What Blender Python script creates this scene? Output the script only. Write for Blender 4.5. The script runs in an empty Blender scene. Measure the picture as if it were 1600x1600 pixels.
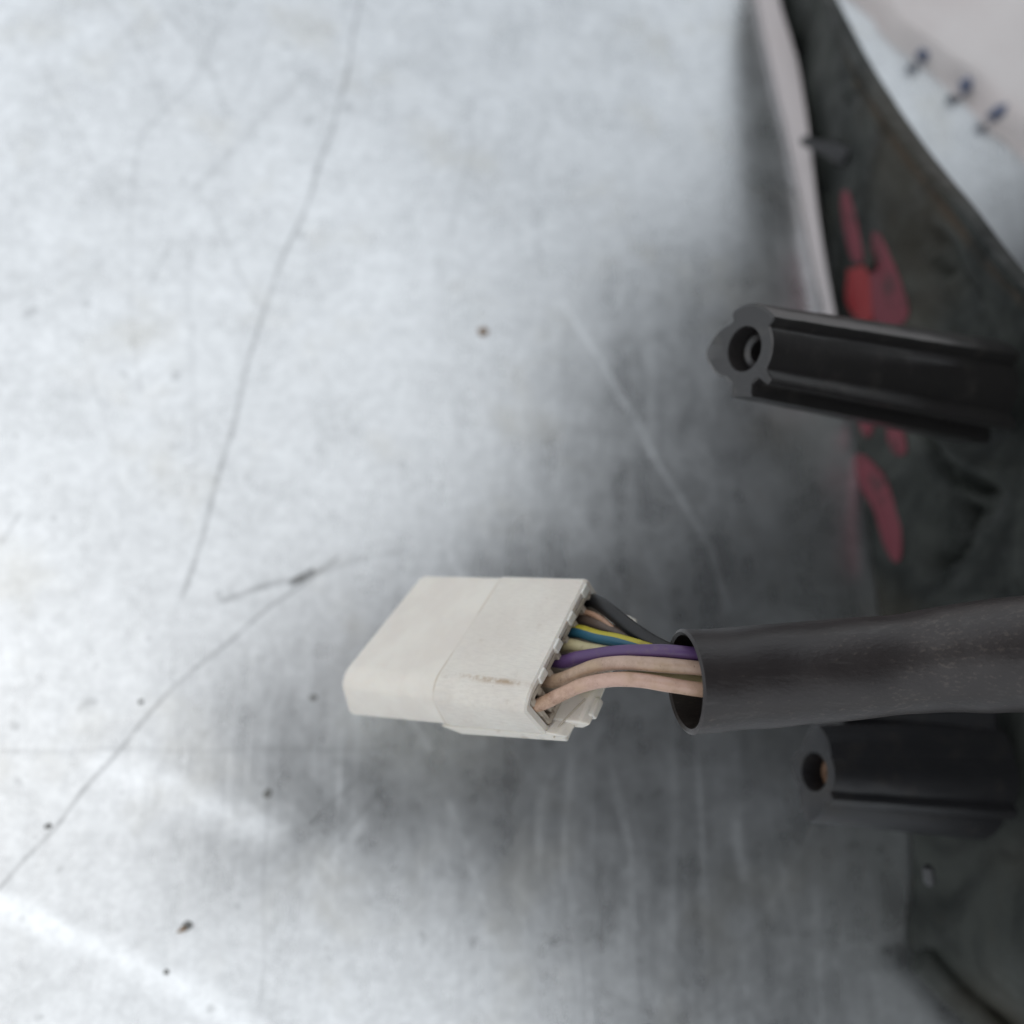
import bpy, bmesh, math, random
import numpy as np
from mathutils import Vector, Matrix, noise
random.seed(7)
R = math.radians
S = bpy.context.scene
C = S.collection

# ------------------------------------------------------------------ camera
H = 0.18                                   # camera height over the metal sheet (m)
FPX = 1541.0                               # focal length in photo pixels
nadir = Vector((-300/FPX, -500/FPX, -1.0)).normalized()      # straight down, in camera axes
wz = -nadir
wx = (Vector((1, 0, 0)) - wz*wz.x).normalized()
wy = wz.cross(wx)
M3 = Matrix((wx, wy, wz))                  # camera axes -> world axes
cam_d = bpy.data.cameras.new('camera'); cam = bpy.data.objects.new('camera', cam_d); C.objects.link(cam)
cam.matrix_world = Matrix.Translation((0, 0, H)) @ M3.to_4x4()
cam_d.sensor_width = 27; cam_d.sensor_height = 27; cam_d.lens = 26
cam_d.clip_start = 0.004; cam_d.clip_end = 50
cam_d.dof.use_dof = True; cam_d.dof.focus_distance = 0.1225; cam_d.dof.aperture_fstop = 7.7
S.camera = cam
CP = Vector((0, 0, H))

# ------------------------------------------------------------------ light
w = bpy.data.worlds.new('World'); S.world = w; w.use_nodes = True
nt = w.node_tree; bg = nt.nodes['Background']
sky = nt.nodes.new('ShaderNodeTexSky'); sky.sky_type = 'NISHITA'; sky.sun_disc = False
SUN_EL, SUN_AZ = R(66), R(-88)             # azimuth from +y, clockwise positive
sky.sun_elevation = SUN_EL; sky.sun_rotation = SUN_AZ
sky.air_density = 1.0; sky.dust_density = 1.5; sky.ozone_density = 1.0
# thin even cloud: the blue of the clear sky is mixed with cloud white
cl = nt.nodes.new('ShaderNodeMix'); cl.data_type = 'RGBA'; cl.inputs[0].default_value = .74
nt.links.new(sky.outputs[0], cl.inputs[6]); cl.inputs[7].default_value = (9.0, 9.25, 9.35, 1)
nt.links.new(cl.outputs[2], bg.inputs[0]); bg.inputs[1].default_value = 0.12
sd = bpy.data.lights.new('sun', 'SUN'); sd.energy = 0.5; sd.angle = R(85); sd.color = (1, .975, .94)
so = bpy.data.objects.new('sun', sd); C.objects.link(so)
sdir = Vector((math.sin(SUN_AZ)*math.cos(SUN_EL), math.cos(SUN_AZ)*math.cos(SUN_EL), math.sin(SUN_EL)))
so.rotation_euler = sdir.to_track_quat('Z', 'Y').to_euler(); so.location = sdir*2
S.view_settings.view_transform = 'Standard'; S.view_settings.look = 'None'
S.view_settings.exposure = -0.08; S.view_settings.gamma = 1

# ------------------------------------------------------------------ measuring helpers
def at(px, py, depth):                     # world point seen at a photo pixel at a depth along the view
    return CP + M3 @ Vector(((px-800)/FPX*depth, -(py-800)/FPX*depth, -depth))
def on(px, py, z=0.0):                     # world point at a photo pixel on the level z
    d = M3 @ Vector(((px-800)/FPX, -(py-800)/FPX, -1.0))
    return CP + d*((z-H)/d.z)
def pix(p):
    q = M3.transposed() @ (p-CP)
    return 800+FPX*q.x/-q.z, 800-FPX*q.y/-q.z
def sm(a, b, x):
    t = min(1, max(0, (x-a)/(b-a))); return t*t*(3-2*t)
def cat(P, n):                             # Catmull-Rom through tuples / vectors
    out = []; P = [Vector(p) for p in P]
    Q = [P[0]*2-P[1]] + P + [P[-1]*2-P[-2]]
    for i in range(1, len(Q)-2):
        for k in range(n):
            t = k/n; a, b, c, d = Q[i-1:i+3]
            out.append(.5*((2*b)+(c-a)*t+(2*a-5*b+4*c-d)*t*t+(3*b-a-3*c+d)*t**3))
    out.append(P[-1]); return out

# ------------------------------------------------------------------ object helpers
def root(name, loc, label, cat_, group=None):
    o = bpy.data.objects.new(name, None); C.objects.link(o); o.location = loc
    o.empty_display_size = .005
    o['label'] = label; o['category'] = cat_
    if group: o['group'] = group
    return o
def wloc(o):
    v = Vector((0, 0, 0))
    while o: v = v+Vector(o.location); o = o.parent
    return v
def mesh(name, V, F, mat, parent=None, smooth=True, uv=None, mats=None, fm=None, origin=None, sharp=None):
    if parent: org = wloc(parent)
    elif origin is not None: org = Vector(origin)
    else: org = sum((Vector(v) for v in V), Vector())/len(V)
    me = bpy.data.meshes.new(name); me.from_pydata([tuple(Vector(v)-org) for v in V], [], F)
    for m in (mats or [mat]): me.materials.append(m)
    if fm: me.polygons.foreach_set('material_index', fm)
    if uv:
        l = me.uv_layers.new(name='UVMap')
        for lp in me.loops: l.data[lp.index].uv = uv[lp.vertex_index]
    bm = bmesh.new(); bm.from_mesh(me)
    bmesh.ops.recalc_face_normals(bm, faces=bm.faces)
    bm.to_mesh(me); bm.free()
    if smooth:
        me.polygons.foreach_set('use_smooth', [True]*len(me.polygons))
        me.set_sharp_from_angle(angle=sharp or R(40))
    o = bpy.data.objects.new(name, me); C.objects.link(o)
    if parent: o.parent = parent
    else: o.location = org
    return o
def tag(o, label=None, cat_=None, group=None, kind=None):
    for k, v in (('label', label), ('category', cat_), ('group', group), ('kind', kind)):
        if v: o[k] = v
    return o
def frames(P):
    T = []
    for i in range(len(P)):
        T.append((P[min(i+1, len(P)-1)]-P[max(i-1, 0)]).normalized())
    n = T[0].cross(Vector((0, 0, 1)));  n = n if n.length > .1 else T[0].cross(Vector((0, 1, 0)))
    n.normalize(); N = []
    for t in T:
        n = (n-t*n.dot(t)).normalized(); N.append(n)
    return T, N
def tube(P, rad, seg=20, r_in=None, cap=True, wob=0, fr=40):
    """swept tube; rad = number or list; r_in gives a hollow tube with an open start"""
    T, N = frames(P); V = []; F = []; UV = []
    n = len(P)
    def ring(i, r, uvx):
        b = T[i].cross(N[i])
        for k in range(seg):
            a = 2*math.pi*k/seg
            d = N[i]*math.cos(a)+b*math.sin(a)
            rr = r*(1+wob*noise.noise((P[i]+d*r)*fr*4)) if wob else r
            V.append(P[i]+d*rr); UV.append((uvx, k/seg))
    rr = rad if isinstance(rad, (list, tuple)) else [rad]*n
    for i in range(n): ring(i, rr[i], i/(n-1))
    for i in range(n-1):
        for k in range(seg):
            k2 = (k+1) % seg
            F.append((i*seg+k, i*seg+k2, (i+1)*seg+k2, (i+1)*seg+k))
    if r_in:
        base = len(V)
        ring(0, rr[0]-(rr[0]-r_in[0])*.5, 0)
        for k in range(seg):                                   # rounded lip pushed a little outwards
            V[base+k] = V[base+k]-T[0]*(rr[0]-r_in[0])*.35
        m = len(r_in)
        for i in range(m): ring(i, r_in[i], i/(n-1))
        for k in range(seg):
            k2 = (k+1) % seg
            F.append((k, k2, base+k2, base+k)); F.append((base+k, base+k2, base+seg+k2, base+seg+k))
        for i in range(m-1):
            o = base+seg+i*seg
            for k in range(seg):
                k2 = (k+1) % seg
                F.append((o+k, o+k2, o+seg+k2, o+seg+k))
        F.append(tuple(base+seg+(m-1)*seg+k for k in range(seg)))
    elif cap: F.append(tuple(range(seg)))
    F.append(tuple((n-1)*seg+k for k in range(seg)))
    return V, F, UV
def prism(poly, fa, fb):
    """closed prism between two mappings of a 2-D polygon"""
    n = len(poly); V = [fa(*p) for p in poly]+[fb(*p) for p in poly]
    F = [tuple(range(n)), tuple(range(n, 2*n))]+[(i, (i+1) % n, n+(i+1) % n, n+i) for i in range(n)]
    return V, F
def bevel(o, w, seg=2):
    m = o.modifiers.new('bevel', 'BEVEL'); m.width = w; m.segments = seg; m.limit_method = 'ANGLE'; m.angle_limit = R(30)
    return o

# ------------------------------------------------------------------ materials
class Mat:
    def __init__(s, name):
        s.m = bpy.data.materials.new(name); s.m.use_nodes = True
        s.t = s.m.node_tree; s.b = s.t.nodes['Principled BSDF']
        s.co = s.t.nodes.new('ShaderNodeTexCoord')
    def n(s, ty, **kw):
        o = s.t.nodes.new(ty)
        for k, v in kw.items(): setattr(o, k, v)
        return o
    def put(s, sock, v):
        if isinstance(v, bpy.types.NodeSocket): s.t.links.new(v, sock)
        elif v is not None: sock.default_value = v
    def math(s, op, a, b=None, c=None, clamp=False):
        o = s.n('ShaderNodeMath', operation=op, use_clamp=clamp)
        for i, v in enumerate((a, b, c)): s.put(o.inputs[i], v)
        return o.outputs[0]
    def noise(s, scale, detail=4, rough=.6, vec=None, dist=0, stretch=None, rot=(0, 0, 0)):
        o = s.n('ShaderNodeTexNoise'); o.inputs['Scale'].default_value = scale
        o.inputs['Detail'].default_value = detail; o.inputs['Roughness'].default_value = rough
        o.inputs['Distortion'].default_value = dist
        v = vec or s.co.outputs['Object']
        if stretch:
            mp = s.n('ShaderNodeMapping'); mp.inputs['Scale'].default_value = stretch; mp.inputs['Rotation'].default_value = rot
            s.t.links.new(v, mp.inputs[0]); v = mp.outputs[0]
        s.t.links.new(v, o.inputs['Vector']); return o.outputs['Fac']
    def ramp(s, fac, a, b, lo=0., hi=1.):
        o = s.n('ShaderNodeMapRange'); o.interpolation_type = 'SMOOTHSTEP'
        s.put(o.inputs[0], fac)
        for i, v in enumerate((a, b, lo, hi)): s.put(o.inputs[i+1], v)
        return o.outputs[0]
    def mix(s, fac, a, b, blend='MIX'):
        o = s.n('ShaderNodeMix', data_type='RGBA', blend_type=blend)
        s.put(o.inputs[0], fac)
        for i, v in ((6, a), (7, b)):
            if isinstance(v, (tuple, list)) and len(v) == 3: v = (*v, 1)
            s.put(o.inputs[i], v)
        return o.outputs[2]
    def bump(s, h, strength=.3, dist=.0003, normal=None):
        o = s.n('ShaderNodeBump'); o.inputs['Strength'].default_value = strength; o.inputs['Distance'].default_value = dist
        s.put(o.inputs['Height'], h)
        if normal: s.put(o.inputs['Normal'], normal)
        return o.outputs[0]
    def set(s, col=None, rough=None, metal=None, normal=None, **kw):
        if isinstance(col, (tuple, list)) and len(col) == 3: col = (*col, 1)
        for k, v in (('Base Color', col), ('Roughness', rough), ('Metallic', metal), ('Normal', normal)):
            if v is not None: s.put(s.b.inputs[k], v)
        for k, v in kw.items(): s.put(s.b.inputs[k.replace('_', ' ')], v)
        return s.m

def plastic(name, col, rough=.45, dirt=(.16, .13, .10), amount=.5, scale=300, bumpd=.0001, sss=0, dark=None):
    m = Mat(name)
    n1 = m.noise(scale, 6, .7); n2 = m.noise(scale*5, 3, .6); n3 = m.noise(scale*.25, 3)
    f = m.ramp(m.math('MULTIPLY', n1, m.math('ADD', n3, .45)), .50, .72, 0, amount)
    c = m.mix(f, col, dirt)
    c = m.mix(m.ramp(n2, .62, .75, 0, amount*.8), c, dirt)
    r = m.math('ADD', m.math('MULTIPLY', n1, .25), rough-.1)
    kw = {}
    m.set(c, r, normal=m.bump(m.math('ADD', n2, n1), .35, bumpd))
    if sss:
        m.b.inputs['Subsurface Weight'].default_value = sss
        m.b.inputs['Subsurface Radius'].default_value = (1, .75, .5); m.b.inputs['Subsurface Scale'].default_value = .0012
    return m.m

def sheet_material():
    m = Mat('galvanised_steel'); co = m.co.outputs['Object']
    at_ = m.n('ShaderNodeAttribute', attribute_name='scratch'); sx = m.n('ShaderNodeSeparateColor'); m.t.links.new(at_.outputs['Color'], sx.inputs[0])
    dark = sx.outputs[0]; lite = sx.outputs[1]  # lite holds light scratches and the painted sun reflections
    big = m.noise(14, 4, .6); mid = m.noise(75, 6, .68, dist=.4); fine = m.noise(420, 4, .65)
    spots = m.noise(210, 2, .5)
    str1 = m.noise(26, 4, .6, stretch=(9, 1, 1), rot=(0, 0, R(8)))
    str2 = m.noise(30, 4, .6, stretch=(1, 8, 1), rot=(0, 0, R(35)))
    hair = m.noise(70, 3, .7, stretch=(22, .8, 1), rot=(0, 0, R(-12)))
    v = m.ramp(mid, .30, .68, .88, 1.04)
    v = m.math('MULTIPLY', v, m.ramp(big, .3, .7, .93, 1.04))
    v = m.math('MULTIPLY', v, m.ramp(fine, .3, .7, .90, 1.05))
    v = m.math('MULTIPLY', v, m.ramp(str1, .3, .7, .98, 1.02))
    v = m.math('MULTIPLY', v, m.ramp(m.noise(900, 3, .6), .3, .7, .96, 1.03))
    v = m.math('MULTIPLY', v, m.ramp(spots, .66, .74, 1.0, .74))
    v = m.math('MULTIPLY', v, m.math('SUBTRACT', 1.0, dark, clamp=True))
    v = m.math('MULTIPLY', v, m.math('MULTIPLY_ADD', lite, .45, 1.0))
    v = m.math('MULTIPLY', v, .74)
    h1 = m.ramp(m.noise(16, 3, .75, stretch=(34, .6, 1), rot=(0, 0, R(-10))), .58, .72)
    h2 = m.ramp(m.noise(16, 3, .75, stretch=(.6, 30, 1), rot=(0, 0, R(28))), .60, .74)
    v = m.math('MULTIPLY', v, m.math('MULTIPLY_ADD', h1, .04, 1.0)); v = m.math('MULTIPLY', v, m.math('MULTIPLY_ADD', h2, -.05, 1.0))
    comb = m.n('ShaderNodeCombineColor')
    m.put(comb.inputs[0], m.math('MULTIPLY', v, .965)); m.put(comb.inputs[1], m.math('MULTIPLY', v, 1.0)); m.put(comb.inputs[2], m.math('MULTIPLY', v, 1.022))
    tint = m.mix(m.ramp(m.noise(40, 3, .6), .52, .72, 0, .22), comb.outputs[0], (.50, .47, .38))
    ro = m.math('ADD', m.ramp(mid, .3, .7, .265, .315), m.math('MULTIPLY', m.math('SUBTRACT', str1, .5), .12))
    ro = m.math('ADD', ro, m.math('MULTIPLY', m.math('ADD', lite, m.math('MULTIPLY', h1, .5)), .10))
    nb = m.bump(m.math('ADD', m.math('MULTIPLY', mid, 1.0), m.math('MULTIPLY', str1, .8)), .09, .0006)
    nb = m.bump(m.math('ADD', m.math('ADD', hair, fine), m.math('MULTIPLY', dark, -1.5)), .14, .00006, nb)
    return m.set(tint, ro, .93, nb)

M_SHEET = sheet_material()
M_WHITE = plastic('aged_white_nylon', (.74, .70, .63), .42, (.36, .28, .20), .45, 420, .00006, .25)
M_WHITE2 = plastic('clean_white_nylon', (.82, .79, .72), .4, (.5, .42, .33), .25, 420, .00004, .25)
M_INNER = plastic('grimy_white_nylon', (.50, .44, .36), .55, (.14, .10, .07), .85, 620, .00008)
M_BLACKP = plastic('black_plastic', (.028, .026, .026), .30, (.085, .078, .07), .4, 160, .00010)
M_DEEP = plastic('deep_black_plastic', (.014, .014, .016), .42, (.035, .03, .026), .5, 160, .00010)
M_MET = plastic('rusty_brass', (.22, .11, .05), .5, (.10, .05, .03), .6, 500, .0001)
M_DARK = plastic('dark_grey_plastic', (.035, .036, .038), .42, (.09, .08, .06), .5, 110, .0002)

M_BLACKP.node_tree.nodes['Principled BSDF'].inputs['Coat Weight'].default_value = .25
M_BLACKP.node_tree.nodes['Principled BSDF'].inputs['Coat Roughness'].default_value = .16
def sleeve_material():
    m = Mat('black_rubber_sleeve')
    uv = m.co.outputs['UV']
    n1 = m.noise(260, 6, .7); n2 = m.noise(2300, 3, .6, stretch=(.5, 1, 1)); n3 = m.noise(60, 3, .6)
    f = m.ramp(m.math('MULTIPLY', n2, m.math('ADD', n3, .5)), .60, .78, 0, .8)
    g = m.ramp(n3, .35, .7, 0, .5)
    c = m.mix(g, (.026, .022, .022), (.050, .042, .040))
    c = m.mix(m.math('MULTIPLY', f, .25), c, (.20, .165, .14))
    sc_ = m.noise(240, 4, .75, stretch=(.25, 1.6, 1.6)); c = m.mix(m.ramp(sc_, .56, .72, 0, .25), c, (.12, .112, .108))
    return m.set(c, m.math('ADD', m.math('MULTIPLY', n1, .25), .27), normal=m.bump(m.math('ADD', n1, n2), .35, .00014))
M_SLEEVE = sleeve_material()

def housing_material():
    m = Mat('dusty_black_housing')
    a = m.noise(42, 6, .65, dist=.6); b = m.noise(210, 5, .7); d = m.noise(20, 3, .5); e = m.noise(900, 2)
    c = m.mix(m.ramp(a, .38, .66), (.009, .011, .010), (.044, .048, .043))
    c = m.mix(m.ramp(d, .52, .70, 0, .5), c, (.046, .037, .024))
    c = m.mix(m.ramp(b, .60, .76, 0, .5), c, (.052, .043, .032))
    # brown dirt collected in the groove beneath the lip (uv.y runs from the foot to the lip)
    sp = m.n('ShaderNodeSeparateXYZ'); m.t.links.new(m.co.outputs['UV'], sp.inputs[0])
    band = m.math('MULTIPLY', m.ramp(sp.outputs[1], .74, .80), m.ramp(sp.outputs[1], .90, .84))
    c = m.mix(m.math('MULTIPLY', band, m.ramp(a, .40, .64, 0, .45)), c, (.10, .062, .036))
    m.b.inputs['Specular IOR Level'].default_value = .25
    return m.set(c, m.ramp(b, .3, .7, .45, .70), normal=m.bump(m.math('ADD', a, m.math('MULTIPLY', b, .5)), .5, .0008))
M_HOUS = housing_material()
def grimy_wire(name, col, dirt):
    m = Mat(name); sp = m.n('ShaderNodeSeparateXYZ'); m.t.links.new(m.co.outputs['UV'], sp.inputs[0])
    a = m.noise(520, 6, .75); b = m.noise(1500, 4, .7); d = m.noise(150, 3, .6)
    end = m.ramp(sp.outputs[0], .42, .12)                     # grime is thickest at the connector end
    f = m.math('MULTIPLY', m.ramp(a, .42, .66), m.math('MULTIPLY_ADD', end, .7, .30))
    c = m.mix(m.ramp(d, .35, .65), col, tuple(x*.86 for x in col[:2])+(col[2]*.70,))
    c = m.mix(f, c, dirt); c = m.mix(m.ramp(b, .64, .72, 0, .75), c, (.09, .05, .03))
    m.b.inputs['Coat Weight'].default_value = .15
    return m.set(c, m.ramp(a, .3, .7, .28, .5), normal=m.bump(m.math('ADD', a, b), .3, .00006))
def wire_mat(name, col, dirt, amt=.5, rough=.38): return plastic(name, col, rough, dirt, amt, 700, .00005)
M_PINK = grimy_wire('pale_pink_wire_insulation', (.58, .385, .31), (.27, .15, .09))
M_PINK2 = grimy_wire('beige_pink_wire_insulation', (.50, .355, .28), (.20, .12, .075))
M_PURPLE = wire_mat('purple_wire_insulation', (.100, .052, .150), (.15, .10, .14), .5)
M_BLUE = wire_mat('blue_wire_insulation', (.024, .11, .17), (.04, .06, .06), .5)
M_YEL = wire_mat('yellow_wire_stripe', (.44, .38, .035), (.22, .16, .04), .5)
M_CREAM = wire_mat('cream_wire_insulation', (.50, .44, .25), (.22, .14, .08), .5)
M_BLKW = wire_mat('black_wire_insulation', (.008, .008, .009), (.04, .036, .03), .4, .40)
M_BROWN = wire_mat('brown_wire_insulation', (.10, .07, .055), (.04, .03, .02), .6)
M_COPPER = wire_mat('thin_tan_wire_insulation', (.40, .24, .16), (.2, .11, .07), .4)
M_RED = plastic('faded_red_plastic', (.135, .022, .034), .6, (.05, .02, .022), .8, 260, .0003)
M_REDB = plastic('bright_red_plastic', (.20, .012, .015), .55, (.2, .02, .02), .4, 130, .0002)
M_LENS = plastic('pale_lens_plastic', (.47, .43, .43), .45, (.4, .33, .3), .2, 150, .00005)
M_CRUMB = plastic('dark_grit', (.20, .20, .19), .7, (.12, .08, .05), .6, 900, .0002)
M_RUSTC = plastic('brown_grit', (.24, .15, .08), .8, (.1, .06, .03), .6, 900, .0002)
M_GREY = plastic('glint_grey_plastic', (.07, .08, .08), .3, (.1, .1, .1), .4, 300, .00005)
M_BLUEC = plastic('blue_matte', (.13, .16, .26), .6, (.15, .15, .18), .4, 200, .0002)

# ------------------------------------------------------------------ the setting
e0, e1 = on(1330, 0), on(1600, 250)
ed = (e1-e0).normalized(); en = Vector((ed.y, -ed.x, 0))
if en.dot(Vector((1, 1, 0))) < 0: en = -en
# scratches on the sheet, and sun reflections painted as lighter bands: polylines (photo pixels), half width, strength
SCRATCH_DARK = [
        ([(568, -30), (535, 150), (490, 290), (410, 485), (370, 640), (330, 790), (288, 930)], 7, .30),
        ([(365, 0), (300, 130), (225, 205), (205, 290), (203, 480), (220, 610)], 6, .14),
        ([(170, 0), (245, 130), (262, 180)], 6, .12),
        ([(330, 320), (370, 420), (405, 475)], 7, .14),
        ([(480, 110), (310, 290)], 16, .12),
        ([(268, 380), (232, 450)], 6, .16),
        ([(530, 870), (420, 950), (270, 1075), (150, 1215), (0, 1390)], 5, .32),
        ([(350, 938), (420, 915), (465, 905)], 9, .30),
        ([(455, 912), (488, 892)], 8, .6),
        ([(470, 905), (560, 870), (620, 862)], 8, .16),
        ([(0, 1173), (300, 1172), (620, 1170)], 4, .13),
        ([(295, 400), (303, 640), (305, 770)], 5, .08),
        ([(740, 150), (735, 240), (700, 380)], 10, .10),
        ([(416, 1240), (412, 1420), (408, 1560)], 4, .14),
        ([(30, 800), (0, 850)], 6, .25),
        ([(545, 1230), (480, 1290)], 7, .15), ([(590, 1240), (510, 1340)], 7, .15),
        ([(620, 60), (640, 40)], 5, .1), ([(60, 90), (150, 260), (190, 330)], 6, .10), ([(430, 0), (395, 120), (340, 210)], 5, .10),
        ([(120, 520), (180, 700), (190, 820)], 5, .08), ([(250, 0), (330, 110), (350, 170)], 9, .10), ([(860, 120), (830, 300), (845, 420)], 8, .08)]
SCRATCH_AND_GLARE = [
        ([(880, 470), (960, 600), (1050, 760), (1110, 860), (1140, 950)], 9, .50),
        ([(-30, 1405), (120, 1465), (240, 1520), (400, 1610)], 30, .6),  # reflected sunlight, painted as a lighter band
        ([(165, 1200), (290, 1240), (420, 1305)], 40, .55),  # second band of painted sun reflection
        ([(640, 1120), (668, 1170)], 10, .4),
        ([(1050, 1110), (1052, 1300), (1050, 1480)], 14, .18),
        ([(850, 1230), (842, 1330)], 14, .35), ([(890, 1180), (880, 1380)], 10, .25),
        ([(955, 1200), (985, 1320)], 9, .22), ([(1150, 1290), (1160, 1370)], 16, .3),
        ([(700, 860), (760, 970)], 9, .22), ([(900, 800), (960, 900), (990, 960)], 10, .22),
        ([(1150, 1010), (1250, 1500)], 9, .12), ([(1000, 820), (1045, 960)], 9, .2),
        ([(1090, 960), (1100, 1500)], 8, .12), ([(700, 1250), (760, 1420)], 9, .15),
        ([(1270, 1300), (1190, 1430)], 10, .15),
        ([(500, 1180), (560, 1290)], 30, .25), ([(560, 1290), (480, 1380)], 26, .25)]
def build_sheet():
    st = .00033
    cs = [on(*p) for p in ((-20, -20), (1620, -20), (1620, 1620), (-20, 1620))]
    x0, x1 = min(c.x for c in cs), max(c.x for c in cs); y0, y1 = min(c.y for c in cs), max(c.y for c in cs)
    xs = np.concatenate([np.linspace(-1.2, x0, 12)[:-1], np.arange(x0, x1, st), np.linspace(x1, 1.3, 12)])
    ys = np.concatenate([np.linspace(-.9, y0, 10)[:-1], np.arange(y0, y1, st), np.linspace(y1, 1.1, 12)])
    xe = e0.x+(ys-e0.y)*ed.x/ed.y                                    # the sheet's straight edge
    X = np.minimum(xs[None, :], xe[:, None]); Y = np.repeat(ys[:, None], len(xs), 1)
    ny, nx = X.shape; cl = (xs[None, :] >= xe[:, None])
    V = np.zeros((ny*nx, 3), np.float32); V[:, 0] = X.ravel(); V[:, 1] = Y.ravel()
    i, j = np.meshgrid(np.arange(ny-1), np.arange(nx-1), indexing='ij')
    keep = ~(cl[:-1, :-1] & cl[1:, :-1])
    i = i[keep]; j = j[keep]
    F = np.stack([i*nx+j, i*nx+j+1, (i+1)*nx+j+1, (i+1)*nx+j], 1)
    used = np.zeros(ny*nx, bool); used[F.ravel()] = True; remap = np.cumsum(used)-1
    V = V[used]; F = remap[F]
    # folded edge
    e_a = np.array([[e0.x+(y-e0.y)*ed.x/ed.y, y, z] for z in (0, -.0015) for y in (-.9, 1.1)], np.float32)
    o_ = len(V); V = np.concatenate([V, e_a]); F = np.concatenate([F, [[o_, o_+1, o_+3, o_+2]]])
    P = V[:, :2].astype(np.float64)
    # slight wander so that no scratch is ruler straight
    P = P+.00022*np.stack([np.sin(P[:, 1]*310+np.sin(P[:, 0]*170)*2), np.sin(P[:, 0]*270+np.sin(P[:, 1]*190)*2)], 1)
    def field(items):
        tot = np.zeros(len(P))
        for pts, wpx, stg in items:
            mx = np.zeros(len(P)); wd = wpx*.19/FPX*.9
            W = [np.array(on(*p))[:2] for p in pts]
            for a, b in zip(W, W[1:]):
                lo = np.minimum(a, b)-wd; hi = np.maximum(a, b)+wd
                sel = np.nonzero(((P > lo) & (P < hi)).all(1))[0]
                q = P[sel]-a; d = b-a; t = np.clip(q@d/(d@d), 0, 1)
                dist = np.linalg.norm(q-t[:, None]*d, axis=1)
                g = np.clip(1-dist/wd, 0, 1); g = g*g*(3-2*g)
                mx[sel] = np.maximum(mx[sel], g)
            tot += mx*stg
        return tot
    dk = field(SCRATCH_DARK); lt = field(SCRATCH_AND_GLARE)
    # breaks along the scratches
    br = .75+.25*np.sin(P[:, 0]*900+3*np.sin(P[:, 1]*400))*np.sin(P[:, 1]*700)
    me = bpy.data.meshes.new('metal_sheet')
    me.vertices.add(len(V)); me.vertices.foreach_set('co', V.ravel())
    me.loops.add(F.size); me.loops.foreach_set('vertex_index', F.ravel().astype(np.int32))
    me.polygons.add(len(F)); me.polygons.foreach_set('loop_start', np.arange(0, F.size, 4, dtype=np.int32))
    me.update(calc_edges=True)
    ca = me.color_attributes.new('scratch', 'FLOAT_COLOR', 'POINT')
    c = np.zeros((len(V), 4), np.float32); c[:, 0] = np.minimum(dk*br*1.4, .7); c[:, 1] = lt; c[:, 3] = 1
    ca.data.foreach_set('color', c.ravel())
    me.materials.append(M_SHEET)
    o = bpy.data.objects.new('metal_sheet', me); C.objects.link(o); return o
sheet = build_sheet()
tag(sheet, 'scratched galvanised steel sheet lying under the lamp and connector', None, None, 'structure')

def ground():
    m = Mat('white_ground')
    a = m.noise(30, 5, .6); b = m.noise(160, 5, .7); d = m.noise(55, 3, .5)
    c = m.mix(m.ramp(a, .35, .65), (.76, .70, .69), (.84, .80, .79))
    c = m.mix(m.ramp(b, .66, .78, 0, .35), c, (.45, .36, .3))
    c = m.mix(m.ramp(d, .66, .74, 0, .6), c, (.42, .40, .36))
    mat = m.set(c, .85, normal=m.bump(b, .5, .001))
    V = []; F = []; nx, ny = 260, 70
    for i in range(nx+1):
        for j in range(ny+1):
            s = -.5+1.4*i/nx; t = (j/ny)**2.2*1.2
            rag = .0040*noise.noise(Vector((s*95, 0, 3)))+.003*noise.noise(Vector((s*38, 1, 7)))
            p = e0+ed*s+en*(t-.0010+rag*(1-sm(0, .05, t)))
            z = -.0005+.0050*sm(0, .006, t)+.003*noise.noise(Vector((s*40, t*40, 1)))*sm(0, .02, t)
            if j == 0: z = -.012
            V.append(Vector((p.x, p.y, z)))
    for i in range(nx):
        for j in range(ny):
            a = i*(ny+1)+j; F.append((a, a+1, a+ny+2, a+ny+1))
    o = mesh('ground', V, F, mat, origin=(0, 0, 0)); tag(o, 'pale snowy ground beyond the edge of the metal sheet', None, None, 'structure')
    m2 = Mat('rough_concrete'); m2.set(m2.mix(m2.ramp(m2.noise(8, 6), .3, .7), (.25, .24, .23), (.36, .35, .33)), .9)
    s = 20
    g = mesh('yard_floor', [(-s, -s, -.03), (s, -s, -.03), (s, s, -.03), (-s, s, -.03)], [(0, 1, 2, 3)], m2.m, smooth=False, origin=(0, 0, -.03))
    tag(g, None, None, None, 'structure')
ground()

def blob(name, p, sx, sy, sz, mat, label, cat_, rot=0, seed=0, tail=None, group=None):
    bm = bmesh.new(); bmesh.ops.create_icosphere(bm, subdivisions=3, radius=1)
    cr, sr = math.cos(rot), math.sin(rot); V = []
    for v in bm.verts:
        q = v.co*(1+.45*noise.noise(v.co*1.7+Vector((seed, 0, 0)))+.2*noise.noise(v.co*4+Vector((0, seed, 0))))
        x, y, z = q.x*sx, q.y*sy, max(q.z, -.45)*sz
        V.append(Vector((p.x+x*cr-y*sr, p.y+x*sr+y*cr, p.z+z+.45*sz)))
    F = [tuple(v.index for v in f.verts) for f in bm.faces]; bm.free()
    o = mesh(name, V, F, mat, origin=p); tag(o, label, cat_, group); return o
k = .19/FPX
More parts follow.
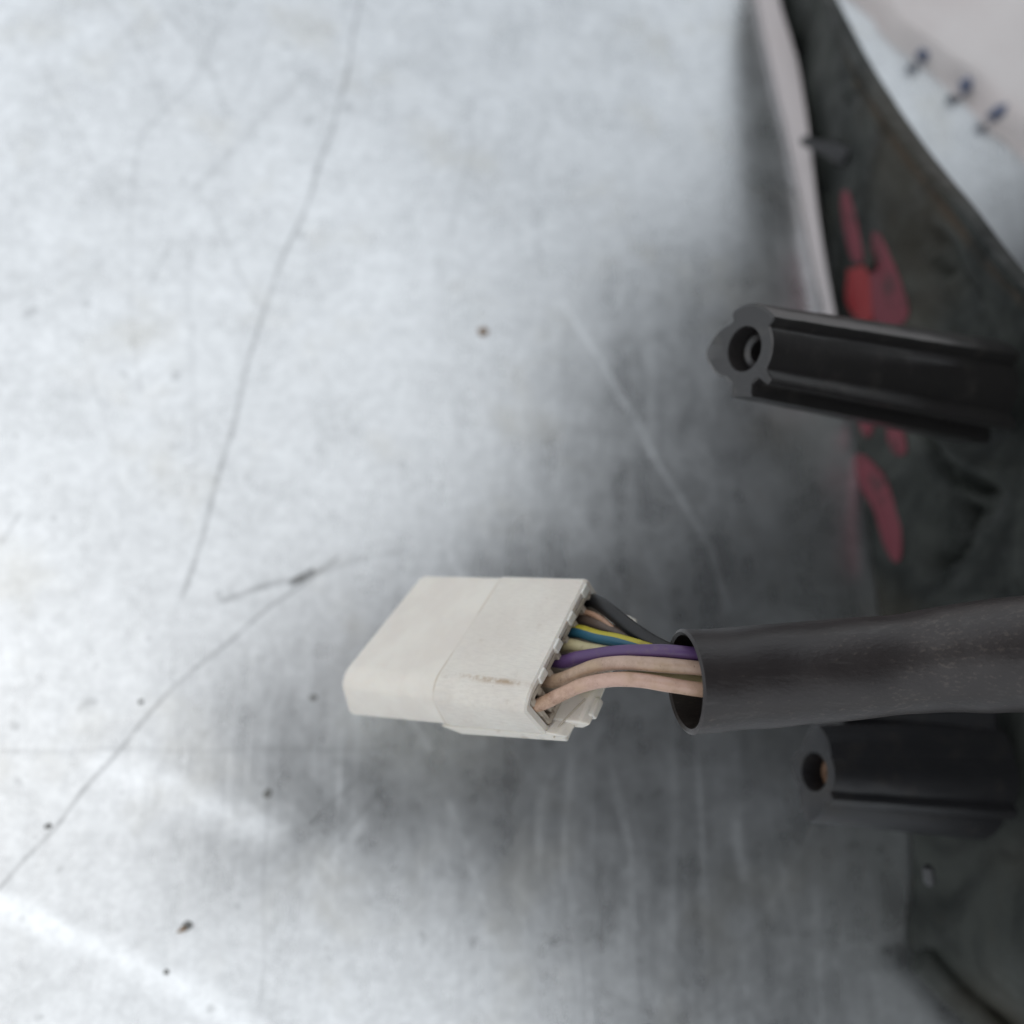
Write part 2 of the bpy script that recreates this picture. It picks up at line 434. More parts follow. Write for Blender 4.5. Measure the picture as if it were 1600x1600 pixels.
# three small blue lumps in the ragged edge of the pale ground
G = 'blue flecks along the edge of the metal sheet'
blob('blue_fleck', on(1438, 90, .0016), 13.75*k, 8.1*k, .0016, M_BLUEC, 'small blue fleck at sheet edge, uppermost of the three blue flecks', 'fleck', R(-50), 3, group=G)
blob('blue_fleck', on(1506, 136, .0018), 17.5*k, 12.15*k, .0016, M_BLUEC, 'rounded blue fleck at sheet edge between two other blue flecks', 'fleck', R(60), 5, group=G)
blob('blue_fleck', on(1560, 178, .0020), 30*k, 12.15*k, .0016, M_BLUEC, 'elongated blue fleck at sheet edge, largest of the three blue flecks', 'fleck', R(28), 8, group=G)
# grit on the sheet
GR = 'specks of grit lying on the metal sheet'
for px, py, a, b, mat, lab, rot in [
    (755, 518, 9, 8, M_RUSTC, 'rusty brown speck of grit, alone above the white connector', 0),
    (292, 1447, 9, 6, M_CRUMB, 'black crumb of grit with pointed brown tail on bright metal', R(30)),
    (418, 1240, 7, 6, M_CRUMB, 'dark round speck of grit on bright metal below the connector', R(50)),
    (75, 1291, 5, 4, M_CRUMB, 'small dark speck of grit sitting on the long thin scratch', R(20)),
    (468, 903, 10, 3.5, M_CRUMB, 'elongated grey speck of grit where two scratches cross', R(35)),
    (220, 1097, 4, 4, M_CRUMB, 'tiny grey speck of grit just above the long thin scratch', 0),
    (260, 1519, 4, 3.5, M_CRUMB, 'tiny dark speck of grit nearest the bottom left corner', 0),
    (489, 1090, 6, 5, M_CRUMB, 'grey speck of grit just left of the white connector', 0)]:
    blob('grit_speck', on(px, py), a*k*.85, b*k*.85, min(a, b)*k*.35, mat, lab, 'grit', rot, px*.1, group=GR)
V, F, _ = tube([on(290, 1450, .0003), on(283, 1454, .0003), on(276, 1457, .0002)], [.0004, .0003, .0001], 8)
o = mesh('tail', V, F, M_RUSTC, [x for x in C.objects if x.name == 'grit_speck.001'][0])

# ------------------------------------------------------------------ the lamp housing on the right
K = [(1205, -170), (1216, -90), (1232, 0), (1250, 110), (1265, 220), (1283, 350), (1305, 480), (1330, 620), (1346, 760), (1360, 860), (1374, 960), (1396, 1120), (1418, 1260), (1424, 1330), (1424, 1400), (1424, 1485), (1490, 1560), (1560, 1630), (1700, 1760)]
RM = [(1222, -175, .006), (1240, -100, .016), (1283, -30, .023), (1330, 62, .028), (1372, 135, .032), (1430, 222, .038), (1500, 310, .045), (1640, 470, .055)]
KW = cat([on(*p, .0006) for p in K], 8); 
KP = [on(*p, .0006) for p in K]; RP = [on(*p) for p in RM]
for i_, (dx, dy, z_) in enumerate([(.014, -.004, .072), (.016, -.002, .095), (.018, 0, .12), (.020, 0, .145), (.022, 0, .16), (.023, 0, .145), (.024, 0, .15),
                                  (.025, 0, .15), (.025, -.003, .145), (.025, -.004, .14), (.022, -.005, .13)]):
    RP.append(KP[8+i_]+Vector((dx, dy, z_)))
RW = cat(RP, 8)
lamp_o = Vector(KW[len(KW)//2]); lamp_o.z = 0
lamp = root('vehicle_lamp', lamp_o, 'dusty black vehicle lamp housing standing on the sheet, with ribbed bosses and red patches', 'vehicle lamp')
NT = 70
def wall_pt(i, t):
    a, b = KW[i], RW[i]; p = a.lerp(b, t)
    return p
def wall_n(i, t):
    i2 = min(i+1, len(KW)-1); i1 = max(i-1, 0)
    u = wall_pt(i2, t)-wall_pt(i1, t); v = RW[i]-KW[i]
    n_ = u.cross(v).normalized()
    return n_ if n_.x < 0 else -n_
def relief(px, py, p):
    d = .0010*noise.noise(p*55)+.0005*noise.noise(p*140)
    def ring(cx, cy, r, w, amp, a0=None, a1=None):
        dx, dy = px-cx, py-cy; q = math.hypot(dx, dy)
        f = math.exp(-((q-r)/w)**2)
        if a0 is not None:
            a = math.degrees(math.atan2(-dy, dx)) % 360
            f *= sm(a0-12, a0+8, a)*(1-sm(a1-8, a1+12, a))
        return amp*f
    d += ring(1445, 815, 62, 9, -.0042, 270, 359)+ring(1445, 815, 60, 9, -.0042, 0, 40)
    d += ring(1560, 640, 125, 11, -.0036, 185, 265)+ring(1560, 640, 98, 12, .0016, 180, 290)
    d += ring(1450, 400, 26, 16, -.0028)+ring(1480, 455, 24, 14, -.0024)
    d += ring(1345, 205, 70, 10, .0012, 20, 120)+ring(1540, 880, 90, 16, -.003, 90, 200)
    d += ring(1390, 1150, 0, 45, -.0040)
    return d
V = []; F = []; UV = []; n = len(KW)
for i in range(n):
    for j in range(NT+1):
        t = j/NT; p = wall_pt(i, t); q = pix(p)
        edge_f = sm(0, .05, t)*sm(0, 5, i)*(1-sm(n-6, n-1, i))
        hw = (RW[i]-KW[i]).length
        dl = (1-t)*hw                                    # distance to the lip
        lip = .0016*(1-sm(.0016, .0028, dl))-.0012*math.exp(-((dl-.0042)/.0011)**2)
        d = relief(q[0], q[1], p)*edge_f*sm(.001, .006, dl)+lip*edge_f
        V.append(p+wall_n(i, t)*d); UV.append((i/(n-1), 1-dl/.024 if dl < .024 else 0))
    # back of the housing: over the lip and down to the sheet behind
    out = (RW[i]-KW[i]); out.z = 0; out = Vector((abs(out.x)+.02, out.y*.4, 0)).normalized()
    r = RW[i]
    for dx, z in ((.0022, r.z-.0002), (.005, r.z-.004), (.009, r.z*.45), (.010, .0012)):
        V.append(Vector((r.x, r.y, 0))+out*dx*(.35 if i < 16 else 1)+Vector((0, 0, max(z, .0012)))); UV.append((i/(n-1), 1))
m_ = NT+5
for i in range(n-1):
    for j in range(m_-1):
        F.append((i*m_+j, i*m_+j+1, (i+1)*m_+j+1, (i+1)*m_+j))
    F.append((i*m_, i*m_+m_-1, (i+1)*m_+m_-1, (i+1)*m_))
F.append(tuple(range(m_))); F.append(tuple((n-1)*m_+j for j in range(m_)))
mesh('housing', V, F, M_HOUS, lamp, uv=UV, sharp=R(50))

def near(px, py):                           # wall point seen at a photo pixel, with its normal
    best = None
    for i in range(n):
        for j in range(0, NT+1):
            p = wall_pt(i, j/NT); q = pix(p); d = (q[0]-px)**2+(q[1]-py)**2
            if best is None or d < best[0]: best = (d, i, j/NT)
    _, i, t = best
    return wall_pt(i, t), wall_n(i, t), i, t
def patch(name, poly, mat, label=None, h=.0006):
    poly = [(x+4*math.sin(i*2.7+y), y+4*math.sin(i*4.1+x)) for i, (x, y) in enumerate(poly)]
    """thin raised piece following the wall"""
    P = []; N_ = []
    for q in cat([(*p, 0) for p in poly+[poly[0]]], 4)[:-1]:
        p, nn, i, t = near(q.x, q.y)
        dirv = (M3 @ Vector(((q.x-800)/FPX, -(q.y-800)/FPX, -1)))
        p = CP+dirv*((p-CP).dot(nn)/dirv.dot(nn)); P.append(p); N_.append(nn)
    c = sum(P, Vector())/len(P); cn = sum(N_, Vector()).normalized(); m = len(P)
    V = [p-cn*.002 for p in P]+[p+cn*h*.6 for p in P]+[c+(p-c)*.86+cn*h for p in P]+[c+cn*h*1.15]
    F = []
    for a in range(m):
        b = (a+1) % m; F += [(a, b, m+b, m+a), (m+a, m+b, 2*m+b, 2*m+a), (2*m+a, 2*m+b, 3*m)]
    F.append(tuple(range(m)))
    o = mesh(name, V, F, mat, lamp)
    if label: o['label'] = label
patch('red_patch', [(1315, 296), (1332, 298), (1340, 340), (1352, 400), (1338, 408), (1322, 370), (1313, 325)], M_RED)
patch('red_patch', [(1330, 425), (1352, 420), (1366, 450), (1368, 500), (1350, 505), (1326, 470)], M_REDB, 'brightest red patch, just above the large boss')
patch('red_patch', [(1362, 366), (1382, 372), (1405, 420), (1418, 490), (1400, 510), (1372, 500), (1360, 430)], M_RED)
patch('red_patch', [(1345, 645), (1368, 648), (1364, 678), (1350, 680)], M_RED)
patch('red_patch', [(1384, 655), (1408, 662), (1414, 700), (1402, 708), (1390, 690)], M_RED)
patch('red_patch', [(1338, 715), (1356, 712), (1380, 750), (1404, 810), (1412, 860), (1402, 876), (1386, 850), (1364, 800), (1345, 760)], M_RED, 'longest red patch, below the large boss')

# pale lens edge that shows along the foot of the housing
La = [(1170, -60), (1184, 0), (1206, 100), (1230, 200), (1251, 300), (1270, 400), (1290, 485)]
Lb = [(1206, -60), (1220, 5), (1247, 95), (1259, 165), (1267, 230), (1276, 320), (1289, 410), (1304, 495)]
A_ = cat([on(*p, .0012) for p in La], 8); B_ = cat([on(*p, .0050) for p in Lb], 7)
L_ = min(len(A_), len(B_)); V = []; F = []
for i in range(L_):
    a, b = A_[i], B_[int(i*(len(B_)-1)/(L_-1))]
    for t, hz in ((0, -.0010), (0, .0004), (.18, .0010), (.55, .0011), (.9, .0006), (1.0, -.0004), (1.0, -.0040)):
        p = a.lerp(b, t); V.append(Vector((p.x, p.y, max(.0004, p.z+hz))))
for i in range(L_-1):
    for j in range(7):
        F.append((i*7+j, i*7+(j+1) % 7, (i+1)*7+(j+1) % 7, (i+1)*7+j))
F += [tuple(range(7)), tuple((L_-1)*7+j for j in range(7))]
mesh('lens_edge', V, F, M_LENS, lamp)
# dark peg crossing the lens edge
pa, pb = on(1254, 219, .0085), on(1330, 246, .016)
V, F, _ = tube(cat([pa, pa.lerp(pb, .2), pa.lerp(pb, .5), pb], 4), [.0008]+[.0011]*3+[.0012]*3+[.0016]*3+[.0022]*3, 16)
mesh('clip_peg', V, F, M_DEEP, lamp)
# narrow rib beside the red slots
V, F, _ = tube(cat([on(1338, 272, .014), on(1352, 340, .016), on(1362, 420, .018)], 6), .0011, 10)
mesh('rib', V, F, M_HOUS, lamp)

def boss(start, end, r, ds, de, spec, bore=.62, name='mounting_boss', label=None, insert=None, mat=None):
    """ribbed screw boss: star-shaped section swept from the open end to the wall"""
    p0, p1 = at(*start, ds), at(*end, de); ax = (p1-p0).normalized()
    up = (at(start[0], start[1]-40, ds)-p0); up = (up-ax*up.dot(ax)).normalized(); side = up.cross(ax)
    toc = (CP-p0); 
    if side.dot(toc) < 0: side = -side
    NS = 144; V = []; F = []
    Lh = (p1-p0).length
    def prof(a):
        rr = r
        for ang, w_, h_ in spec:
            d = abs((a-ang+180) % 360-180)
            if w_ > 25:
                if d < w_: rr = max(rr, r*(h_ if d < w_-4 else 1+(h_-1)*(w_-d)/4))
                continue
            if w_ < 0:
                if d < -w_: rr = max(rr, r*(1+(h_-1)*(1+d/w_)))
                continue
            if d < w_: rr = max(rr, r*h_*math.cos(R(0))/max(math.cos(R(d)), .3)) if d < w_-5 else max(rr, r+(r*h_/max(math.cos(R(w_-5)), .3)-r)*(w_-d)/5)
        return rr
    ts = [0, .004, .012]+[.03+.97*i/26 for i in range(27)]
    for t in ts:
        for k_ in range(NS):
            a = 360*k_/NS; rr = prof(a)*(1-.06*(t < .002)-.0*(t < .006))*(1+.36*t)
            d = side*math.cos(R(a))+up*math.sin(R(a))
            q = p0+ax*Lh*t+d*rr
            V.append(q+d*.00010*noise.noise(q*500))
    nr = len(ts)
    for i in range(nr-1):
        for k_ in range(NS):
            k2 = (k_+1) % NS; F.append((i*NS+k_, i*NS+k2, (i+1)*NS+k2, (i+1)*NS+k_))
    b0 = len(V)
    for t, f_ in ((0.0, 1.0), (.012, .96), (.35, .92)):
        for k_ in range(NS):
            a = R(360*k_/NS); d = side*math.cos(a)+up*math.sin(a); V.append(p0+ax*Lh*t+d*r*bore*f_)
    for k_ in range(NS):
        k2 = (k_+1) % NS; F.append((k_, k2, b0+k2, b0+k_))
        F.append((b0+k_, b0+k2, b0+NS+k2, b0+NS+k_)); F.append((b0+NS+k_, b0+NS+k2, b0+2*NS+k2, b0+2*NS+k_))
    F.append(tuple(b0+2*NS+k_ for k_ in range(NS))); F.append(tuple((nr-1)*NS+k_ for k_ in range(NS)))
    o = mesh(name, V, F, mat or M_BLACKP, lamp, sharp=R(28))
    if label: o['label'] = label
    if insert:
        V, F, _ = tube([p0+ax*Lh*insert[0], p0+ax*Lh*.35], r*bore*.90, 40, r_in=[r*bore*.5, r*bore*.5])
        mesh('screw_insert', V, F, insert[1], o)
    return o, p0, p1, ax, up, side, Lh
# angles: 0 = towards the camera, 90 = up in the picture, 180 = away, 270 = down
b1 = boss((1163, 545), (1530, 609), .00525, .141, .172, [(74, 44, 1.24), (176, -48, 1.55), (312, 9, 1.36), (266, 22, 1.30)],
          label='large ribbed boss reaching out above the black sleeve', bore=.62, insert=(.05, M_BLACKP))
# small paler bead on its lower rib, standing in for a glint
q = at(1442, 634, .1575); V, F, _ = tube([q-Vector((0, .0006, 0)), q+Vector((.0003, .0008, 0))], [.0004, .0003], 12)
mesh('glint_bead', V, F, M_GREY, b1[0])
b2 = boss((1272, 1206), (1545, 1216), .0044, .150, .164, [(92, -50, 1.6), (180, -40, 1.3), (268, -44, 1.75), (320, 12, 1.25)],
          label='small dark boss with rusty insert below the black sleeve', bore=.66, insert=(.10, M_MET), mat=M_DEEP)
# block that ties the lower boss to the wall
def box_between(name, pts, depth_off, mat, bw=.0012):
    P = [at(*p) for p in pts]; nrm = (P[1]-P[0]).cross(P[3]-P[0]).normalized()
    if nrm.dot(CP-P[0]) < 0: nrm = -nrm
    V = P+[p-nrm*depth_off for p in P]
    o = mesh(name, V, [(0, 1, 2, 3), (4, 5, 6, 7), (0, 1, 5, 4), (1, 2, 6, 5), (2, 3, 7, 6), (3, 0, 4, 7)], mat, lamp, smooth=True)
    return bevel(o, bw, 3)
box_between('boss_bracket', [(1318, 1112, .155), (1565, 1100, .162), (1560, 1284, .163), (1330, 1284, .160)], .012, M_DEEP)
# smooth lower cover with a shiny nub and the rounded foot bar
V, F, _ = tube([at(1449, 1352, .159), at(1450, 1357, .1585), at(1453, 1378, .1585), at(1454, 1383, .159)], [.0004, .0009, .0009, .0004], 14)
o = mesh('nub', V, F, M_DARK, lamp)

Pp = cat([on(1432, 1494, .0055), on(1480, 1540, .006), (on(1560, 1618, .007)), on(1680, 1730, .008)], 6)
V, F, _ = tube(Pp, [.0012]+[.0027]*(len(Pp)-1), 24, wob=.1)
mesh('foot_bar', V, F, M_HOUS, lamp)

# ------------------------------------------------------------------ the black sleeve
cl = [(1072, 1065, .1220, 82), (1130, 1061, .1229, 80), (1200, 1056, .1238, 80), (1280, 1050, .1243, 79), (1350, 1042, .1245, 78), (1420, 1036, .1243, 77),
      (1480, 1030, .1238, 82), (1540, 1025, .1232, 88), (1620, 1021, .1226, 91), (1720, 1018, .1220, 90), (1850, 1010, .1215, 88)]
P4 = cat([(a, b, c*1e4) for a, b, c, d in cl], 8); Pr = cat([(d, 0, 0) for *_, d in cl], 8)
P = [at(p.x, p.y, p.z*1e-4) for p in P4]; rr = [q.x*p.z*1e-4/FPX for p, q in zip(P4, Pr)]
V, F, UV = tube(P, rr, 96, r_in=[r*.885 for r in rr[:60]], wob=.035)
o = mesh('cable_sleeve', V, F, M_SLEEVE, uv=UV, origin=P[0]); tag(o, 'scuffed black rubber sleeve with open end, running from the lamp over the wires', 'cable sleeve')

# ------------------------------------------------------------------ the white connector
cz = .122
c_C = at(822, 1092, cz)
def camvec(v): return M3 @ Vector((v[0], v[1], -v[2]))
Wv, Lv, Tv = camvec((.00845072, .01447979, .01110646)), camvec((-.02697522, -.00026063, .02095886)), camvec((.0038542, -.00584971, .00481364))
def depth_of(p): return -(M3.transposed() @ (p-CP)).z
c_B = c_C+Wv; c_D = c_C+Lv; c_E = c_C+Tv; c_G = c_B+Tv
a_fit = c_C+Lv+Wv
c_A = at(657, 893, depth_of(a_fit)-.0004)
c_F = at(545, 1124, depth_of(c_D+Tv)); c_H = c_A+(c_F-c_D)
def Q(a, b, c):                             # a: 0 cable end .. 1 mating end, b: 0 near .. 1 far, c: 0 top .. 1 underside
    s_ = math.exp(-(b/.15)**2)*math.sin(math.pi*min(1, max(0, c)))
    a, b = a+.035*s_*max(0, 1-abs(a)/.4), b-.05*s_
    r0 = c_C.lerp(c_B, b).lerp(c_E.lerp(c_G, b), c); r1 = c_D.lerp(c_A, b).lerp(c_F.lerp(c_H, b), c)
    return r0+(r1-r0)*a
WM, TM, LM = Wv.length*1e3, Tv.length*1e3, Lv.length*1e3        # mm
conn_o = Q(.5, .5, 1); 
plug = root('cable_connector', conn_o, 'off-white plastic multi-pin connector hanging on the coloured wires above the sheet', 'connector')
def section(off, radii, seg=8):
    """rounded rectangle in (b, c); off = inset in mm; radii (mm) at C, B, G, E corners"""
    pts = []
    w0, w1, t0, t1 = off, WM-off, off, TM-off
    rc = [max(.15, r-off) for r in radii]
    for (cx, cy, a0, r) in ((w0+rc[0], t0+rc[0], 180, rc[0]), (w1-rc[1], t0+rc[1], 270, rc[1]), (w1-rc[2], t1-rc[2], 0, rc[2]), (w0+rc[3], t1-rc[3], 90, rc[3])):
        for k_ in range(seg+1):
            a = R(a0+90*k_/seg); pts.append(((cx+r*math.cos(a))/WM, (cy+r*math.sin(a))/TM))
    return pts
RAD = (2.2, 1.0, 1.6, 1.6)
def loft(rings, mat, name, parent=None, close_start=False, close_end=True, uvf=None, sharp=R(35)):
    V = []; F = []; UV = []; m = None
    for (a, off, rad) in rings:
        s_ = section(off, rad, 10); m = len(s_)
        for (b, c) in s_: V.append(Q(a, b, c)); UV.append((a, b+max(0, c-.3)*-.3 if b < .02 else b))
    for i in range(len(rings)-1):
        for k_ in range(m):
            k2 = (k_+1) % m; F.append((i*m+k_, i*m+k2, (i+1)*m+k2, (i+1)*m+k_))
    if close_end: F.append(tuple((len(rings)-1)*m+k_ for k_ in range(m)))
    if close_start: F.append(tuple(range(m)))
    return mesh(name, V, F, mat, parent or plug, uv=UV, sharp=sharp)

def shell_material():
    m = Mat('aged_white_nylon_shell')
    sp = m.n('ShaderNodeSeparateXYZ'); m.t.links.new(m.co.outputs['UV'], sp.inputs[0]); a, b = sp.outputs[0], sp.outputs[1]
    n1 = m.noise(420, 6, .7); n2 = m.noise(1900, 3, .6); n3 = m.noise(150, 4, .6)
    c = m.mix(m.ramp(n3, .35, .65), (.73, .68, .615), (.78, .74, .67))
    # cable half is greyer and grimier
    half = m.ramp(a, .475, .455)
    str_ = m.noise(22, 5, .7, vec=m.co.outputs['UV'], stretch=(1, 4, 1))
    c = m.mix(m.math('MULTIPLY', half, m.ramp(str_, .40, .65, .08, .30)), c, (.50, .46, .41))
    c = m.mix(m.math('MULTIPLY', half, m.ramp(n1, .58, .74, 0, .3)), c, (.46, .38, .30))
    # brown streak along the near shoulder of the cable half
    st = m.math('MULTIPLY', m.ramp(m.math('ABSOLUTE', m.math('SUBTRACT', b, .105)), .035, .0), m.math('MULTIPLY', m.ramp(a, .47, .42), m.ramp(a, .02, .12, .25, 1)))
    c = m.mix(m.math('MULTIPLY', st, m.ramp(n1, .40, .60, 0, .75)), c, (.38, .26, .15))
    # grime against the step
    sl = m.ramp(m.math('ABSOLUTE', m.math('SUBTRACT', a, .468)), .010, .0)
    c = m.mix(m.math('MULTIPLY', sl, m.ramp(n3, .42, .6, .15, .55)), c, (.40, .30, .2))
    c = m.mix(m.ramp(n2, .68, .78, 0, .35), c, (.36, .29, .22))
    m.set(c, m.ramp(n1, .3, .7, .34, .5), normal=m.bump(m.math('ADD', m.math('MULTIPLY', n2, .4), n1), .22, .00005))
    m.b.inputs['Subsurface Weight'].default_value = .3
    m.b.inputs['Subsurface Radius'].default_value = (1, .72, .5); m.b.inputs['Subsurface Scale'].default_value = .0014
    return m.m
M_SHELL = shell_material()
e = LM
rings = [(.16, 1.25, RAD), (.008, 1.2, RAD), (0.0, 1.05, RAD), (0.0, .35, RAD), (.010, .04, RAD), (.03, 0, RAD)]
rings += [(.03+.42*i/8, 0, RAD) for i in range(1, 9)]
rings += [(.460, .02, RAD), (.467, .06, RAD), (.476, .15, RAD), (.50, .17, RAD)]+[(.50+.46*i/8, .17+.05*i/8, RAD) for i in range(1, 9)]
rings += [(.985, .55, RAD), (.997, .95, RAD), (1.0, 1.5, RAD)]
loft(rings, M_SHELL, 'shell')
# inner liner whose edge makes the second rim, with pale blocks set into it
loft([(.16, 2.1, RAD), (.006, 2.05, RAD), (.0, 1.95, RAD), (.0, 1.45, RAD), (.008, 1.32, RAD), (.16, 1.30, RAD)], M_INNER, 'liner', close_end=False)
def pbox(name, a0, a1, b0, b1, c0, c1, mat, parent=None, bw=.00015, seg=2):
    V = [Q(a, b, c) for a in (a0, a1) for b in (b0, b1) for c in (c0, c1)]
    F = [(0, 1, 3, 2), (4, 5, 7, 6), (0, 1, 5, 4), (2, 3, 7, 6), (0, 2, 6, 4), (1, 3, 7, 5)]
    o = mesh(name, V, F, mat, parent or plug)
    if bw: bevel(o, bw, seg)
    return o
for b0 in (.17, .405, .63, .865):
    pbox('rim_block', -.006, .03, b0, b0+.085, .035, .185, M_WHITE2)
# floor of the cavity and the dividers between the wires
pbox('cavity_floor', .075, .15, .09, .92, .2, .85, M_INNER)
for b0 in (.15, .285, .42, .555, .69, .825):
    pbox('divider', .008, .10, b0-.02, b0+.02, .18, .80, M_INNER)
# underside slab, latch tongue and hinge lumps
V, F = prism([(-.02, 0), (.53, 0), (.455, 1), (-.01, 1)], lambda a, t: Q(a, .02+.02*t, 1.035+.235*t), lambda a, t: Q(a, .93, 1.035+.235*t))
bevel(mesh('underside_slab', V, F, M_WHITE, plug), .00025)
V, F = prism([(.02, 0), (-.10, .05), (-.125, .5), (-.08, 1), (.02, 1.0)], lambda a, t: Q(a, .10, .84+.24*t), lambda a, t: Q(a, .96, .84+.24*t))
bevel(mesh('cover_flap', V, F, M_WHITE, plug), .0003, 3)
V, F = prism([(0.0, 0), (-.045, .2), (-.06, .8), (0, 1)], lambda a, t: Q(a, .0, .80+.22*t), lambda a, t: Q(a, .13, .86+.2*t))
bevel(mesh('latch_tab', V, F, M_WHITE, plug), .0003, 3)
pbox('end_lug', -.125, -.085, .16, .30, .90, 1.05, M_WHITE, None, .0003, 3)
for b0, a0 in ((.905, -.115),):
    V, F, _ = tube([Q(a0, b0-.05, 1.0), Q(a0, b0, .99), Q(a0+.01, b0+.05, 1.0)], [.0004, .0007, .0006], 14)
    bevel(mesh('hinge_knuckle', V, F, M_WHITE, plug), .0002, 2)
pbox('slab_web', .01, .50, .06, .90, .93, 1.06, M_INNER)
# thin moulded cracks / seam lines on the near end
V, F, _ = tube(cat([Q(-.015, -.012, .93), Q(-.03, .06, .86), Q(-.05, .14, .84), Q(-.08, .26, .835)], 6), .00012, 8)
mesh('seam_bead', V, F, M_INNER, plug)

# ------------------------------------------------------------------ the wires
def wire(name, pts, d, mat, label, stripe=None, seg=24):
    """pts: (px, py, depth)"""
    P4 = cat([(a, b, c*1e4) for a, b, c in pts], 8)
    P = [at(p.x, p.y, p.z*1e-4) for p in P4]
    V, F, UV = tube(P, d/2, seg, wob=.07, fr=90)
    fm = None; mats = None
    if stripe:
        mats = [mat, stripe[0]]; fm = []
        T, N = frames(P)
        for f in F:
            if len(f) != 4: fm.append(0); continue
            c = sum((V[i] for i in f), Vector())/4; i = min(f)//seg
            dv = (c-(P[i]+P[min(i+1, len(P)-1)])/2).normalized()
            upv = (M3 @ Vector((-.08, .93, .36))).normalized()
            fm.append(1 if dv.dot(upv) > .80 else 0)
    o = mesh(name, V, F, mat, uv=UV, mats=mats, fm=fm, origin=P[0]); tag(o, label, 'wire', 'coloured wires between connector and sleeve')
    return o
WD = .00182
def path(b, d1, pts, c=.42):
    """from inside the cavity, through the opening, then along photo pixels while the depth eases to the sleeve's"""
    out = []
    for a in (.13, .06, 0):
        p = Q(a, b, c); x, y = pix(p); out.append((x, y, depth_of(p)))
    x0, d0 = out[-1][0], out[-1][2]
    for x, y in pts:
        t = min(1, max(0, (x-x0)/(1060-x0))); out.append((x, y, d0+(d1-d0)*math.sin(t*math.pi/2)+max(0, x-1092)*1e-5))
    return out
wire('wire', path(.105, .1197, [(875, 1086), (912, 1070), (955, 1062), (1000, 1063), (1050, 1071), (1092, 1077), (1150, 1080), (1300, 1075)]), WD, M_PINK, 'pale pink wire, nearest and lowest of the two pink wires')
wire('wire', path(.266, .1202, [(892, 1056), (930, 1041), (975, 1036), (1030, 1039), (1090, 1044), (1150, 1050), (1300, 1055)]), WD, M_PINK2, 'dirty beige pink wire between the purple wire and the lowest pink wire')
wire('wire', path(.42, .1214, [(905, 1028), (950, 1021), (1000, 1018), (1050, 1019), (1092, 1023), (1150, 1030), (1300, 1035)]), WD, M_PURPLE, 'purple wire above the two pink wires')
wire('wire', path(.55, .1245, [(915, 1014), (945, 1019), (990, 1028), (1060, 1042), (1200, 1050)]), WD*.95, M_CREAM, 'short visible cream wire between the blue and purple wires')
wire('wire', path(.668, .1236, [(935, 995), (970, 1002), (1010, 1014), (1060, 1030), (1200, 1040)]), WD*.98, M_BLUE, 'blue wire with a bright yellow stripe along its top', (M_YEL,), seg=36)
wire('wire', path(.775, .1257, [(942, 979), (970, 992), (1010, 1012), (1060, 1035), (1200, 1060)], .5), WD*.95, M_BROWN, 'dark brown wire mostly hidden beneath the black wire')
wire('wire', path(.82, .1250, [(938, 966), (957, 981), (975, 996), (1010, 1016), (1200, 1045)], .40), .00075, M_COPPER, 'thin tan wire between the black and blue wires')
wire('wire', path(.925, .1243, [(948, 951), (975, 973), (1010, 998), (1045, 1016), (1090, 1032), (1200, 1038)], .40), WD*1.08, M_BLKW, 'black wire, topmost of the wires entering the connector')
wire('wire', [(905, 1075, .1285), (960, 1060, .1250), (1020, 1056, .1226), (1060, 1058, .1222), (1095, 1062, .1223), (1200, 1064, .1235)], WD*.8, M_CREAM, 'greyish wire glimpsed in the gap between the two pink wires')

# ------------------------------------------------------------------ an unseen phone, added to darken the reflection in the sheet
def phone():
    m = Mat('dark_phone_glass'); m.set((.02, .02, .022), .25)
    pts = []
    x0, x1, y0, y1, rd = -.038, .116, -.012, .062, .009
    for (cx, cy, a0) in ((x1-rd, y1-rd, 0), (x0+rd, y1-rd, 90), (x0+rd, y0+rd, 180), (x1-rd, y0+rd, 270)):
        for k_ in range(7):
            a = R(a0+15*k_); pts.append((cx+rd*math.cos(a), cy+rd*math.sin(a)))
    V, F = prism(pts, lambda x, y: CP+M3 @ Vector((x, y, .014)), lambda x, y: CP+M3 @ Vector((x, y, .022)))
    o = mesh('added_phone', V, F, m.m); tag(o, 'dark mobile phone held over the sheet, unseen, added to darken the sheet', 'phone')
phone()

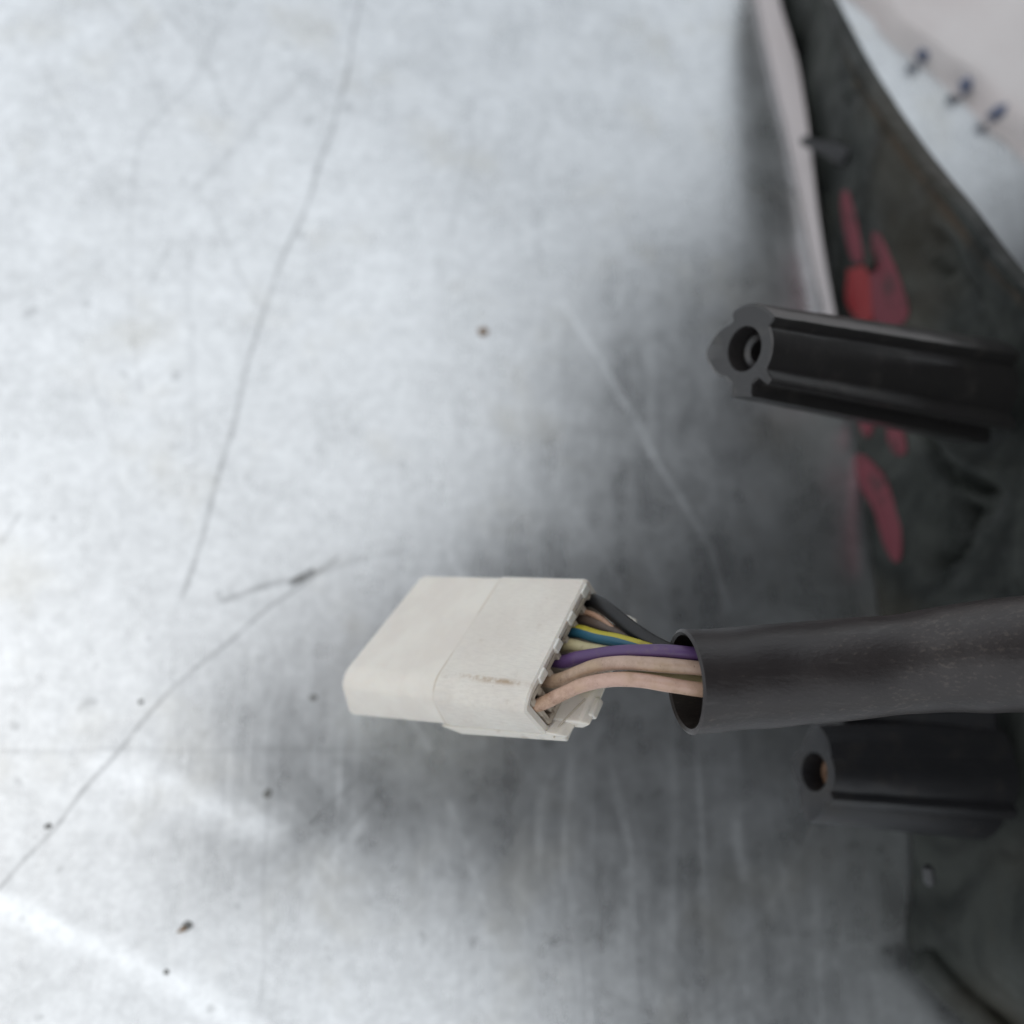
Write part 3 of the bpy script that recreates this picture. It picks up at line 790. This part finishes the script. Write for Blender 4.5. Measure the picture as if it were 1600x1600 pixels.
def added_photographer():  # unseen figure, put here to darken the sheet's reflection
    """crouches to the right of the lamp, outside the picture; the sheet mirrors the dark jacket"""
    m = Mat('dark_jacket_cloth'); m.set(m.mix(m.ramp(m.noise(30, 4), .4, .6), (.010, .011, .015), (.018, .019, .023)), .9)
    sk = Mat('skin'); sk.set((.42, .25, .18), .5)
    gl = Mat('dark_glove_cloth'); gl.set((.03, .03, .033), .8)
    P = [(.62, .08, .26), (.52, .08, .34), (.40, .08, .43), (.27, .08, .46), (.15, .08, .46),          # pelvis .. neck
         (.24, .32, .44), (.24, .29, .28), (.17, .14, .23), (.150, .09, .215),                           # left arm
         (.24, -.11, .42), (.23, -.13, .28), (.17, -.06, .23), (.150, -.01, .215),                       # right arm
         (.58, .20, .22), (.34, .32, .33), (.56, .34, .08), (.48, .34, .04),
         (.58, .0, .22), (.32, -.13, .32), (.50, -.15, .08), (.42, -.15, .04)]
    E = [(0, 1), (1, 2), (2, 3), (3, 4), (3, 5), (5, 6), (6, 7), (7, 8), (3, 9), (9, 10), (10, 11), (11, 12),
         (0, 13), (13, 14), (14, 15), (15, 16), (0, 17), (17, 18), (18, 19), (19, 20)]
    rad = [.16, .18, .19, .18, .08, .11, .05, .035, .030, .11, .06, .035, .030, .10, .07, .05, .045, .10, .07, .05, .045]
    me = bpy.data.meshes.new('person'); me.from_pydata(P, E, []); me.materials.append(m.m)
    o = bpy.data.objects.new('person', me); C.objects.link(o)
    sm_ = o.modifiers.new('skin', 'SKIN'); o.modifiers.new('sub', 'SUBSURF').levels = 2; o.modifiers['sub'].render_levels = 2
    for v, r in zip(me.skin_vertices[0].data, rad): v.radius = (r, r)
    me.skin_vertices[0].data[0].use_root = True
    tag(o, 'crouching person in a hooded dark jacket and gloves holding the phone, unseen, added to darken the sheet', 'person')
    def ell(name, c, rx, ry, rz, mat, tilt=0):
        bm = bmesh.new(); bmesh.ops.create_icosphere(bm, subdivisions=3, radius=1); V = []
        for v in bm.verts:
            q = Vector((v.co.x*rx, v.co.y*ry, v.co.z*rz)); q.rotate(Matrix.Rotation(tilt, 3, 'Y')); V.append(q+Vector(c))
        F = [tuple(v.index for v in f.verts) for f in bm.faces]; bm.free()
        return mesh(name, V, F, mat, o)
    ell('head', (.085, .07, .45), .095, .078, .115, sk.m, -1.1)
    ell('hood', (.103, .07, .463), .115, .10, .125, m.m, -1.1)
    for sgn, hx, hy in ((1, .115, .08), (-1, .115, .0)):
        p0 = Vector((.150, .09 if sgn > 0 else -.01, .226)); c = Vector((hx, hy, .212))
        V, F, _ = tube(cat([p0, p0.lerp(c, .5), c], 4), [.022, .024, .027, .030, .032, .033, .032, .028, .022], 16); mesh('palm', V, F, gl.m, o)
        for f_ in range(4):
            b = c+Vector((-.005, (f_-1.5)*.017, 0))
            V, F, _ = tube(cat([b, b+Vector((-.025, 0, -.008)), b+Vector((-.05, 0, -.006)), b+Vector((-.068+.004*abs(f_-1.5), 0, .002))], 4), [.0095]*9+[.0085]*3+[.006], 12); mesh('finger', V, F, gl.m, o)
        b = c+Vector((.0, .03*sgn*-1, .004))
        V, F, _ = tube(cat([b, b+Vector((-.02, -.01*sgn, .012)), b+Vector((-.045, -.012*sgn, .016))], 4), [.011]*6+[.010]*2+[.007], 12); mesh('thumb', V, F, gl.m, o)
added_photographer()
